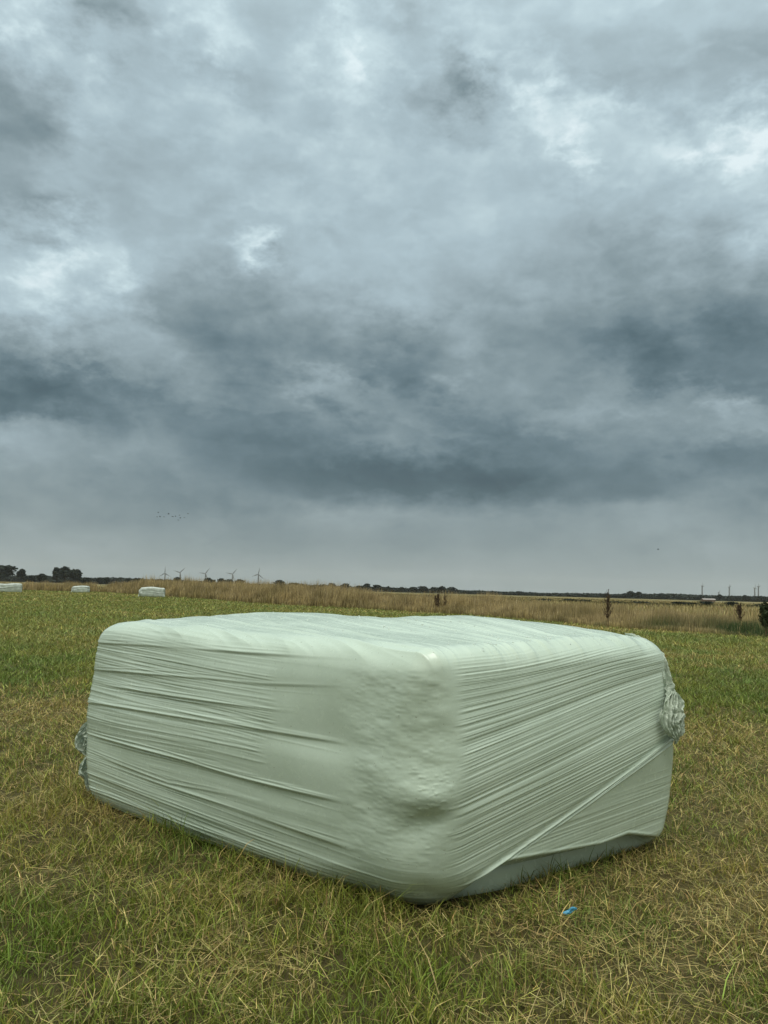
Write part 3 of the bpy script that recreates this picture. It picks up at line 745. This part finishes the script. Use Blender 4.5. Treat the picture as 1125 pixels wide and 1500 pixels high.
# ------------------------------------------------------------------ tall dry grass along the field's edge
def build_verge():
    seg = VERGE[1:]-VERGE[:-1]; L = np.hypot(seg[:, 0], seg[:, 1]); cum = np.concatenate([[0], np.cumsum(L)])
    mid = np.hypot(*((VERGE[1:]+VERGE[:-1])/2).T)
    wgt = L/np.maximum(mid, 20)**1.1; wgt /= wgt.sum()
    N = 230000
    k = rng.choice(len(L), N, p=wgt); f = rng.rand(N)
    p = VERGE[k]+seg[k]*f[:, None]; nrm = np.stack([-seg[k, 1], seg[k, 0]], -1)/L[k][:, None]
    Hh = VERGE_H[k]*(1-f)+VERGE_H[k+1]*f
    dist = np.hypot(p[:, 0], p[:, 1])
    depth = rng.rand(N)**1.2*(4.5+dist*.05) + .25*vnoise(cum[k]+f*L[k], f*0, 88)
    al_ = cum[k]+f*L[k] + .5*vnoise((cum[k]+f*L[k])*.35, f*0, 89)
    x = p[:, 0]+nrm[:, 0]*depth; y = p[:, 1]+nrm[:, 1]*depth
    cl = fbm(x*.7, y*.7, 301, 4); big = fbm(x*.22, y*.22, 302, 2)
    green = 1.5*np.exp(-((x-14.2)**2/1.5**2+(y-29.6)**2/3.0**2)) + .8*np.exp(-((x-11.6)**2/.9**2+(y-32.2)**2/1.2**2)) + .7*np.exp(-((x-9.6)**2+(y-34)**2)/.35**2)
    green = np.clip(green, 0, 1)
    prof = sstep(depth, -.2, 1.6)                          # lower at the front, where it was clipped
    h = Hh*(.35+.65*prof)*(.72+.28*rng.rand(N))*(1+.45*cl+.15*big+.34*fbm(al_*.16, al_*0+.5, 305, 3)+.22*vnoise(al_*.9, al_*0+2.5, 308))
    h = h*(1-.45*green)
    w = np.maximum(.012, dist*.00042)*(.7+.8*rng.rand(N))
    az = rng.uniform(0, 2*PI, N); lean = h*np.abs(rng.normal(.10, .16, N))
    az = np.where(rng.rand(N) < .5, rng.normal(PI*.15, .6, N), az)
    tan = np.array([.39, .295, .145]); ol = np.array([.095, .085, .026]); gr = np.array([.048, .075, .022]); pale = np.array([.36, .29, .18])
    mixv = np.clip(.52+1.25*fbm(x*.45+3, y*.45, 303, 3)+.25*rng.normal(size=N), 0, 1)[:, None]
    tipc = tan*mixv + (tan*.5+ol*.5)*(1-mixv)
    tipc = np.where(rng.rand(N, 1) < .10, pale, tipc)
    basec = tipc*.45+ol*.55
    g_ = green[:, None]*(rng.rand(N, 1) < .93*np.sign(green[:, None]+1e-9)*np.clip(green[:, None]*2.2, 0, 1))
    tipc = tipc*(1-g_)+gr*g_; basec = basec*(1-g_)+gr*.8*g_
    J = 1.15*np.exp(rng.normal(0, .26, (N, 1)) + .35*fbm(x*1.6, y*1.6, 304, 2)[:, None])
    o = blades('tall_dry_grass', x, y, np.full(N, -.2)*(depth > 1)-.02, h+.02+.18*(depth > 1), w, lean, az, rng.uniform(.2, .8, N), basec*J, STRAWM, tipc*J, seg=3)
    tag(o, 'tall dry tan grass along the ditch at the edge of the field', 'tall grass', kind='stuff')
    # the rough pasture behind
    N = 120000
    x, y, r = scatter(N, 26, 330, 1.55, 36)
    b = beyond(x, y); keep = b > 2.0
    x, y, r = x[keep], y[keep], r[keep]; n = len(x)
    v = fbm(x*.05, y*.16, 311, 4)[:, None]
    h = (.25+.35*rng.rand(n))*np.clip(1+.5*v[:, 0], .5, 1.6)
    w = r*.0011*(.5+rng.rand(n))
    c = TAN*(1+.3*v)
    dk = sstep(fbm(x*.02+5, y*.075, 312, 3), .02, .22)*sstep(r, 85, 120)
    c = c*(1-dk[:, None]) + np.array([.085, .078, .032])*dk[:, None]
    c = jitter(c, n, .2, .05)
    o = blades('pasture_grass', x, y, np.full(n, -.02), h, w, h*rng.rand(n)*.4, rng.uniform(0, 2*PI, n), rng.uniform(.2, .8, n), c*.8, STRAWM, c, seg=2)
    tag(o, 'pale rough pasture stretching away behind the ditch', 'grass', kind='stuff')
build_verge()

# ------------------------------------------------------------------ dark weeds standing in the dry grass
def tube(p0, p1, r0, r1, sides=6):
    p0 = np.array(p0, float); p1 = np.array(p1, float); d = p1-p0; L = np.linalg.norm(d); d = d/max(L, 1e-9)
    a = np.cross(d, [0, 0, 1.]) if abs(d[2]) < .9 else np.cross(d, [1., 0, 0]); a /= np.linalg.norm(a); b = np.cross(d, a)
    th = np.linspace(0, 2*PI, sides, endpoint=False)
    ring = np.cos(th)[:, None]*a+np.sin(th)[:, None]*b
    V = np.concatenate([p0+ring*r0, p1+ring*r1]); i = np.arange(sides); j = (i+1) % sides
    return V, np.stack([i, j, j+sides, i+sides], -1)
class Acc:
    def __init__(s): s.V = []; s.F4 = []; s.F3 = []; s.n = 0
    def add(s, V, F4=None, F3=None):
        s.V.append(np.asarray(V, float))
        if F4 is not None and len(F4): s.F4.append(np.asarray(F4)+s.n)
        if F3 is not None and len(F3): s.F3.append(np.asarray(F3)+s.n)
        s.n += len(V)
    def tube(s, *a, **k): V, F = tube(*a, **k); s.add(V, F)
    def build(s, name, mat, parent=None, smooth=True):
        F = ([np.concatenate(s.F4)] if s.F4 else []) + ([np.concatenate(s.F3)] if s.F3 else [])
        return mesh_obj(name, np.concatenate(s.V), F, mat, parent, smooth)
WEEDSTEM = plain('weed_stem', (.11, .075, .04), .8); WEEDSEED = plain('weed_seed_head', (.075, .048, .032), .85); WEEDLEAF = plain('weed_leaf', (.03, .045, .015), .7)
def weed(x, y, H, label, nst=2, seed=1, spread=.12, leafy=False):
    R = np.random.RandomState(seed)
    root = empty('dock_weed', (x, y, 0)); tag(root, label, 'weed')
    st = Acc(); sd_ = Acc()
    for s in range(nst):
        bx, by = R.normal()*.04, R.normal()*.04; tx, ty = bx+R.normal()*spread, by+R.normal()*spread*.5; hh = H*R.uniform(.78, 1.0) if s else H
        st.tube((bx, by, -.25), (tx, ty, hh), .016, .007)
        for k in range(24):
            f = R.uniform(.30, .93); p = np.array([bx+(tx-bx)*f, by+(ty-by)*f, hh*f]); a = R.uniform(0, 2*PI); l = H*R.uniform(.06, .22)*(1.25-f)
            q = p+np.array([math.cos(a)*l*.85, math.sin(a)*l*.85, l*1.6]); st.tube(p, q, .006, .004, sides=4)
            for m in range(16):
                g_ = R.uniform(.15, 1.05); c = p+(q-p)*g_+R.normal(size=3)*.014
                tri = c+R.normal(size=(3, 3))*((.012, .012, .030) if not leafy else (.035, .035, .05)); sd_.add(tri, None, [(0, 1, 2)])
        for m in range(60):
            f = R.uniform(.45, 1.02); c = np.array([bx+(tx-bx)*f, by+(ty-by)*f, hh*f])+R.normal(size=3)*.014; sd_.add(c+R.normal(size=(3, 3))*(.012, .012, .03), None, [(0, 1, 2)])
    st.build('stem', WEEDSTEM, root); sd_.build('seed_head', WEEDLEAF if leafy else WEEDSEED, root, False)
weed(9.29, 32.0, 1.58, 'tall dark branching weed rising above the dry grass right of centre', 2, 11, .05)
weed(3.45, 48.0, 1.25, 'left one of two dark seed stalks close together in the dry grass above the bale', 3, 12, .10)
weed(3.93, 48.0, 1.18, 'right one of two dark seed stalks close together in the dry grass above the bale', 1, 23, .08)
weed(15.2, 33.0, 1.20, 'dark weed stalk standing above the green hollow in the ditch bank', 2, 14, .03)
weed(13.78, 27.8, 1.25, 'dark leafy weed at the right edge beside pale reeds', 3, 15, .16, True)

# ------------------------------------------------------------------ trees
LEAF = plain('distant_foliage', (.018, .027, .020), .8, .2); BARK = plain('distant_bark', (.055, .045, .035), .9)
def tree_meshes(seed, wide, trunk_frac):
    """unit tree: height 1, crown width `wide`"""
    R = np.random.RandomState(seed)
    tr = Acc(); tr.tube((0, 0, -.03), (0, 0, trunk_frac+.25), .028, .016, 8)
    for k in range(7):
        a = R.uniform(0, 2*PI); z = trunk_frac*R.uniform(.8, 1.5); tr.tube((0, 0, z), (math.cos(a)*wide*.33, math.sin(a)*wide*.33, z+.25), .013, .004, 5)
    cr = Acc()
    lobes = []
    for k in range(R.randint(7, 11)):
        a = R.uniform(0, 2*PI); q = R.uniform(0, .30)*wide; lobes.append((math.cos(a)*q, math.sin(a)*q, trunk_frac+(1-trunk_frac)*R.uniform(.18, .78), R.uniform(.16, .26)))
    lobes.append((0, 0, .78, .2))
    for (lx, ly, lz, lr) in lobes:
        for m in range(110):
            d = R.normal(size=3); d /= np.linalg.norm(d); q = R.uniform(.45, 1.08)
            c = np.array([lx+d[0]*lr*q*wide, ly+d[1]*lr*q*wide, lz+d[2]*lr*q*.95])
            c[2] = max(c[2], .04)
            e1 = R.normal(size=3)*.034; e2 = R.normal(size=3)*.034
            cr.add([c-e1-e2, c+e1-e2*.6, c+e1+e2, c-e1*.7+e2], [(0, 1, 2, 3)])
    return tr, cr
protos = {}
for kind, (sd0, wide, tf) in {'round': (61, 1.0, .16), 'tall': (62, .72, .26), 'low': (63, 1.9, .05), 'spread': (64, 1.25, .2), 'oval': (65, .9, .1)}.items():
    tr, cr = tree_meshes(sd0, wide, tf); protos[kind] = [tr, cr, wide, None]
def tree(x, y, H, W, kind, label, group, name='tree', cat='tree', rz=0.0):
    pr = protos[kind]
    if pr[3] is None:
        o = empty(name, (x, y, 0)); a = pr[0].build('trunk', BARK, o); b = pr[1].build('crown', LEAF, o, False); pr[3] = (a, b)
    else:
        o = empty(name, (x, y, 0))
        for src in pr[3]:
            c = src.copy(); sc.collection.objects.link(c); c.parent = o
    o.rotation_euler = (0, 0, rz); k = W/pr[2]; o.scale = (k, k, H)
    return tag(o, label, cat, group)
TREES = [
    (-343.4, 700, 14.4, 21.1), (-329.6, 700, 11.7, 6.8), (-315.0, 700, 6.5, 13.6), (-303.4, 700, 8.1, 8.7), (-292.7, 700, 13.3, 9.3), (-281.6, 700, 14.2, 10.5),
    (-272.2, 700, 12.6, 9.9), (-264.4, 700, 6.0, 9.9), (-255.2, 700, 6.3, 7.4), (-244.7, 700, 6.0, 6.2), (-232.3, 700, 6.3, 6.8), (-224.9, 700, 6.5, 5.6),
    (-211.4, 800, 9.2, 10.6), (-177.5, 800, 9.4, 10.6), (-168.4, 800, 9.6, 8.5), (-154.9, 800, 8.6, 9.9), (-145.8, 800, 8.8, 9.9), (-105.6, 800, 9.2, 12.7),
    (-92.8, 800, 6.8, 11.3), (-82.9, 800, 6.3, 8.5), (-60.3, 800, 6.2, 7.1), (-53.3, 800, 7.8, 7.1), (-43.3, 900, 8.3, 9.6), (-27.4, 900, 6.4, 11.2),
    (-18.0, 900, 9.0, 8.8), (-5.2, 900, 7.7, 11.2), (4.3, 900, 5.6, 8.0), (23.4, 900, 6.1, 8.0), (36.0, 900, 6.5, 11.2), (49.5, 900, 7.6, 11.2),
    (59.0, 900, 7.1, 9.6), (69.3, 900, 8.2, 9.6), (82.8, 900, 7.7, 12.7), (103.5, 900, 3.6, 11.2), (115.4, 900, 3.1, 11.2), (127.3, 900, 2.6, 9.6),
    (143.1, 900, 3.1, 11.2), (157.4, 900, 5.0, 6.4), (168.5, 900, 3.7, 9.6), (182.8, 900, 3.3, 11.2), (194.7, 900, 3.7, 9.6), (205.0, 900, 3.1, 11.2),
    (235.9, 900, 3.2, 9.6), (246.2, 900, 2.7, 9.6), (279.5, 900, 5.9, 8.0), (289.8, 900, 8.6, 8.8), (295.4, 900, 7.9, 8.8), (308.1, 900, 4.3, 11.2),
    (320.0, 900, 4.7, 9.6), (335.0, 900, 5.1, 7.2), (346.1, 900, 4.6, 11.2), (363.6, 900, 4.3, 5.6), (369.1, 900, 4.4, 6.4), (381.0, 900, 4.7, 11.2),
    (393.7, 900, 7.4, 8.0), (410.4, 900, 6.3, 6.4), (415.9, 900, 5.7, 5.6), (420.7, 900, 6.6, 5.6), (424.7, 900, 7.5, 4.8), (434.9, 900, 5.4, 12.7),
    (446.1, 900, 6.5, 11.2),
]
kr = random.Random(5)
for i, (x, y, H, W) in enumerate(TREES):
    asp = W/H
    kind = 'low' if asp > 2.0 else kr.choice(['round', 'spread', 'oval']) if asp > .85 else kr.choice(['tall', 'oval'])
    if y == 700: lab, gr_ = ('dark tree in the tall clump on the left skyline beyond the far bales' if H > 9 else 'low dark tree between the taller clumps on the left skyline'), 'trees on the left skyline'
    elif y == 800: lab, gr_ = 'small dark tree on the skyline among the five spinning wind turbines', 'trees behind the dry grass near the wind turbines'
    elif x < 90: lab, gr_ = 'dark tree in the distant tree line above the middle of the bale', 'trees in the middle of the skyline'
    else: lab, gr_ = ('low dark tree in the thin distant tree line on the right' if H < 5 else 'taller dark tree standing out of the distant tree line on the right'), 'trees on the right skyline'
    if y == 700 and H <= 9: gr_ = 'low trees on the left skyline'
    if lab.startswith('low dark tree in the thin'): gr_ = 'low trees on the right skyline'
    if lab.startswith('taller'): gr_ = 'taller trees on the right skyline'
    tree(x, y+kr.uniform(-12, 12), H*1.06, W*1.4, kind, lab, gr_, rz=kr.uniform(0, 6.28))

# the continuous far-off wood behind them
def far_wood():
    N = 42000
    xs = rng.uniform(-620, 620, N); ys = 960 + 60*rng.rand(N)
    left = sstep(-xs, 150, 330)
    hh = 5.0 + 1.3*fbm(xs*.03, xs*0, 401, 4) + 2.6*left*(1+.4*fbm(xs*.05, xs*0+3, 402, 3))
    hh = np.where(xs > 330, hh+1.0, hh); hh = np.where((xs > 90) & (xs < 330), hh*.78, hh)
    z = rng.rand(N)*np.maximum(hh, .8)
    c = np.stack([xs, ys, z], -1); a = rng.normal(size=(N, 3))*np.array([1.0, 1.0, .55]); b = rng.normal(size=(N, 3))*np.array([1.0, 1.0, .55])
    V = np.stack([c-a-b, c+a-b, c+a+b, c-a+b], 1).reshape(-1, 3)
    Q = np.arange(N*4).reshape(-1, 4)
    o = mesh_obj('distant_woodland', V, Q, LEAF, smooth=False)
    tag(o, 'continuous dark band of far-off woodland along the horizon', 'woodland', kind='stuff')
far_wood()
for i, (x, z) in enumerate([(30.5, .8), (37.7, .9), (39.9, .8), (45.0, .7), (50.3, .8), (56.2, 1.0), (58.9, .9), (64.8, 1.3), (66.6, 1.35), (71.4, .9), (24., .7), (17., .7), (9., .8), (1., .7)]):
    tree(x, 150+kr.uniform(-6, 6), z*.8, kr.uniform(2.6, 4.6), 'low', 'low dark bush on the pale pasture just below the distant tree line', 'low bushes on the pasture', 'bush', 'bush', kr.uniform(0, 6))

# ------------------------------------------------------------------ wind turbines
TURB = plain('turbine_silhouette', (.045, .052, .058), .5)  # backlit shade put into the colour; the turbines themselves are white
def blade_acc(L, ang):
    a = Acc(); n = 7
    cs, sn = math.sin(ang), math.cos(ang)            # angle from straight up, clockwise seen from the camera
    for k in range(n):
        f0, f1 = k/n, (k+1)/n
        c = lambda f: 2.3*(.45+1.9*f if f < .2 else .88-.80*(f-.2)/.8)
        for f in (f0,): pass
        V = []
        for f in (f0, f1):
            w = c(f)/2*3.4; t = .30*(1-f)+.08
            for (aa, bb) in ((-w, -t), (w, -t), (w, t), (-w, t)): V.append((cs*L*f+sn*aa, bb, sn*L*f-cs*aa))
        a.add(V, [(0, 1, 5, 4), (1, 2, 6, 5), (2, 3, 7, 6), (3, 0, 4, 7), (0, 3, 2, 1), (4, 5, 6, 7)])
    return a
def turbine(x, y, H, L, ang, label, yaw=0.0, fade=None):
    root = empty('wind_turbine', (x, y, 0), yaw); tag(root, label, 'wind turbine', 'wind turbines on the horizon')
    t = Acc(); prev = 0
    for k in range(6):
        z0, z1 = H*k/6, H*(k+1)/6; t.tube((0, 0, z0), (0, 0, z1), 5.6-2.2*k/6, 5.6-2.2*(k+1)/6, 14)
    t.build('tower', TURB, root)
    nc = Acc(); prof = [(-4.0, 1.2), (-3.4, 1.9), (0, 2.1), (5, 1.9), (8.0, 1.3)]
    for (y0, r0), (y1, r1) in zip(prof[:-1], prof[1:]): nc.tube((0, y0, H+1.2), (0, y1, H+1.2), r0, r1, 10)
    nc.build('nacelle', TURB, root)
    hb = Acc()
    for (y0, r0), (y1, r1) in zip([(-4.0, 1.9), (-5.4, 1.6), (-6.4, .8)], [(-5.4, 1.6), (-6.4, .8), (-6.8, .05)]): hb.tube((0, y0, H+1.2), (0, y1, H+1.2), r0, r1, 12)
    hub = hb.build('hub', TURB, root)
    for k in range(3):
        b = blade_acc(L, ang+k*2*PI/3); b.V = [np.asarray(v)+np.array([0, -5.2, H+1.2]) for v in b.V]
        b.build('blade', TURB, hub)
for (x, z, deg, lab) in [(-1402, 74.7, 0, 'leftmost wind turbine, one blade pointing straight up'), (-1305, 82, 45, 'second wind turbine from the left, blades spread in a Y beside a round tree'),
                         (-1141, 80, 36, 'third wind turbine from the left, the middle one of the five turbines'), (-966.5, 81, 40, 'fourth wind turbine from the left, above a low tree clump'),
                         (-799.5, 84, 10, 'fifth wind turbine from the left, standing at the right end of the five')]:
    turbine(x, 5000, z, 46, rad(deg), lab, 0.0)
for (x, z, deg, lab, y) in [(2067, 86.9, 20, 'far wind turbine seen edge on, leftmost on the right skyline above a pale barn roof', 5000), (2242, 85.0, 50, 'far wind turbine seen edge on, between two tree clumps on the right skyline', 5000),
                            (2406, 82.9, 10, 'left one of the close pair of far wind turbines near the right edge', 5000), (2429.8, 92.3, 40, 'right one of the close pair of far wind turbines near the right edge', 5000),
                            (2608, 58, 80, 'faintest and lowest far wind turbine above a round tree on the right skyline', 6000)]:
    turbine(x, y, z, 30, rad(deg), lab, rad(80))

# ------------------------------------------------------------------ pale roofed barn far right
def barn():
    root = empty('barn', (210.5, 500, 0)); tag(root, 'long low barn with pale roof among the trees on the right skyline', 'barn')
    w = Acc(); L, D, e, r = 7.5, 4.0, 1.25, 1.9
    P = [(-L/2, -D/2), (L/2, -D/2), (L/2, D/2), (-L/2, D/2)]
    w.add([(x, y, z) for z in (0, e) for x, y in P], [(0, 1, 5, 4), (1, 2, 6, 5), (2, 3, 7, 6), (3, 0, 4, 7)])
    w.add([(-L/2, -D/2, e), (-L/2, D/2, e), (-L/2, 0, r)], None, [(0, 1, 2)]); w.add([(L/2, -D/2, e), (L/2, D/2, e), (L/2, 0, r)], None, [(0, 2, 1)])
    w.build('wall', plain('barn_wall', (.20, .14, .11), .9), root, False)
    q = Acc(); o = .3
    for sgn in (-1, 1):
        q.add([(-L/2-o, sgn*(D/2+o), e-.12), (L/2+o, sgn*(D/2+o), e-.12), (L/2+o, 0, r+.03), (-L/2-o, 0, r+.03), (-L/2-o, sgn*(D/2+o), e-.02), (L/2+o, sgn*(D/2+o), e-.02), (L/2+o, 0, r+.13), (-L/2-o, 0, r+.13)],
              [(0, 1, 2, 3), (4, 5, 6, 7), (0, 1, 5, 4), (0, 3, 7, 4), (1, 2, 6, 5)])
    q.build('roof', plain('barn_roof', (.30, .27, .26), .8), root, False)
barn()

# ------------------------------------------------------------------ bales lying farther off
FILM2 = plain('pale_film_far', (.44, .49, .46), .4, .4)
def far_bale(x, y, rz, L, D, Hh, seed, label):
    V, Q = cube_grid(60, 30, 26)
    half = np.array([L/2, D/2, Hh/2]); r = .17
    P = V*half; inner = np.clip(P, -(half-r), half-r); d = P-inner; n = np.linalg.norm(d, axis=1, keepdims=True); n[n == 0] = 1
    X = inner + r*d/n; nrm = d/n
    X[:, 2] += Hh/2 - .01
    X += nrm*(.035*np.sin(np.clip(X[:, 2:3]/Hh, 0, 1)*PI)) + nrm*(vnoise(X[:, 0]*1.2+seed, X[:, 2]*9, seed)*.016 + vnoise(X[:, 0]*2+seed, X[:, 2]*26+X[:, 1]*9, seed+1)*.004)[:, None]
    X[:, 2] += (X[:, 2] > Hh*.5)*(.05*np.cos(X[:, 0]*2.6+seed) - .03)
    X[:, 0] += .08*vnoise(X[:, 2]*2, X[:, 1]*2, seed+3)
    root = empty('wrapped_bale', (x, y, 0), rz); tag(root, label, 'bale', 'pale wrapped bales lying far off in the field')
    mesh_obj('film_wrap', X, Q, FILM2, root)
    ribbon('film_tail', [(-L/2-.05, -D/2+.2, .75*Hh), (-L/2-.09, -D/2+.15, .5*Hh), (-L/2-.08, -D/2+.1, .25*Hh), (-L/2-.14, -D/2+.05, .04)], [.05, .16, .12, .25], (0, 1, 0), FILM2, root, 3, .03, .03, seed, n=40, m=16)
far_bale(-41.5, 86.6, rad(28), 2.35, 1.35, 1.02, 501, 'far pale bale cut off by the left edge, its end face turned to us')
far_bale(-38.1, 98.3, rad(12), 1.85, 1.2, .92, 502, 'smallest far pale bale, the middle one of the three by the dry grass')
far_bale(-23.5, 79.6, rad(14), 2.40, 1.35, 1.05, 503, 'far pale bale nearest the wind turbines, with a raised left end')

# ------------------------------------------------------------------ birds
BIRD = plain('dark_feathers', (.02, .02, .022), .8)
def bird_mesh(flap):
    a = Acc(); prof = [(-.24, .01), (-.14, .045), (0, .065), (.12, .05), (.2, .03), (.27, .006)]
    for (x0, r0), (x1, r1) in zip(prof[:-1], prof[1:]): a.tube((x0, 0, 0), (x1, 0, 0), r0, r1, 8)
    for s in (-1, 1):
        P = [(.10, 0, .02), (-.08, 0, .02), (-.06, s*.2, .02+flap*.14), (.13, s*.2, .02+flap*.14), (-.10, s*.42, .02+flap*.20), (.0, s*.44, .02+flap*.21)]
        a.add(P, [(0, 1, 2, 3), (3, 2, 4, 5)]); a.add([(x, y, z-.012) for x, y, z in P], [(0, 1, 2, 3), (3, 2, 4, 5)])
    a.add([(-.2, 0, 0), (-.36, -.06, 0), (-.36, .06, 0)], None, [(0, 1, 2)])
    return a
flock = [(-76.4, 25.54), (-76.7, 24.13), (-75.7, 24.16), (-74.4, 24.2), (-72.9, 25.17), (-71.5, 24.39), (-70.5, 24.44), (-69.1, 24.9), (-68.85, 23.93), (-69.5, 23.24), (-66.3, 25.42), (-67.5, 24.2)]
b0 = [None, None]
for i, (x, z) in enumerate(flock+[(92.8, 17.63)]):
    k = i % 2
    if b0[k] is None: b = bird_mesh((1, -.4)[k]).build('bird', BIRD); b0[k] = b
    else: b = b0[k].copy(); sc.collection.objects.link(b)
    b.location = (x, 260, z); b.rotation_euler = (0, 0, kr.uniform(-.6, .6)+(0 if i % 3 else PI)); q = 1.6 if i == 5 else kr.uniform(.95, 1.3); b.scale = (q, q, q)
    if i == 12: tag(b, 'single dark bird flying alone low over the right skyline', 'bird')
    elif i == 5: tag(b, 'largest darkest bird in the middle of the small flock', 'bird')
    else: tag(b, 'tiny dark bird in the small flock above the wind turbines', 'bird', 'birds of the small flock')

# ------------------------------------------------------------------ scrap of blue plastic in the hay
def scrap():
    n, m = 30, 12
    S, A = np.meshgrid(np.linspace(-1, 1, n), np.linspace(-1, 1, m), indexing='ij')
    w = .011*(1-.55*np.abs(S)**2.2)
    X = S*.030; Yy = A*w*.8 + .004*np.sin(S*3); Z = .006*vnoise(S*3+2, A*1.5, 601)+.004*np.cos(A*2.2)+.004*S
    V = np.stack([X, Yy, Z], -1).reshape(-1, 3)
    i, j = np.meshgrid(np.arange(n-1), np.arange(m-1), indexing='ij')
    Q = np.stack([i*m+j, (i+1)*m+j, (i+1)*m+j+1, i*m+j+1], -1).reshape(-1, 4)
    mt = plain('blue_plastic', (.06, .29, .46), .35, .5)
    o = mesh_obj('plastic_scrap', V, Q, mt); o.location = (.790, 3.245, .042); o.rotation_euler = (rad(38), rad(-6), rad(14))
    tag(o, 'small scrap of bright blue plastic lying in the hay in front of the bale', 'litter')
scrap()

# ------------------------------------------------------------------ air between here and the horizon
HAZE = 0.00006
def haze():
    m = bpy.data.materials.new('haze'); m.use_nodes = True; m.node_tree.nodes.clear(); g = G(m.node_tree)
    out = g.n('ShaderNodeOutputMaterial'); v = g.n('ShaderNodeVolumePrincipled')
    v.inputs['Color'].default_value = (.93, .94, .95, 1); v.inputs['Density'].default_value = HAZE; v.inputs['Anisotropy'].default_value = .2
    m.node_tree.links.new(v.outputs[0], out.inputs['Volume'])
    s = 6900; z0, z1 = -1.4, 150
    V = [(x, y, z) for z in (z0, z1) for x, y in ((-s, -s), (s, -s), (s, s), (-s, s))]
    o = mesh_obj('haze', V, np.array([(3, 2, 1, 0), (4, 5, 6, 7), (0, 1, 5, 4), (1, 2, 6, 5), (2, 3, 7, 6), (3, 0, 4, 7)]), m, smooth=False)
    tag(o, kind='stuff')
haze()
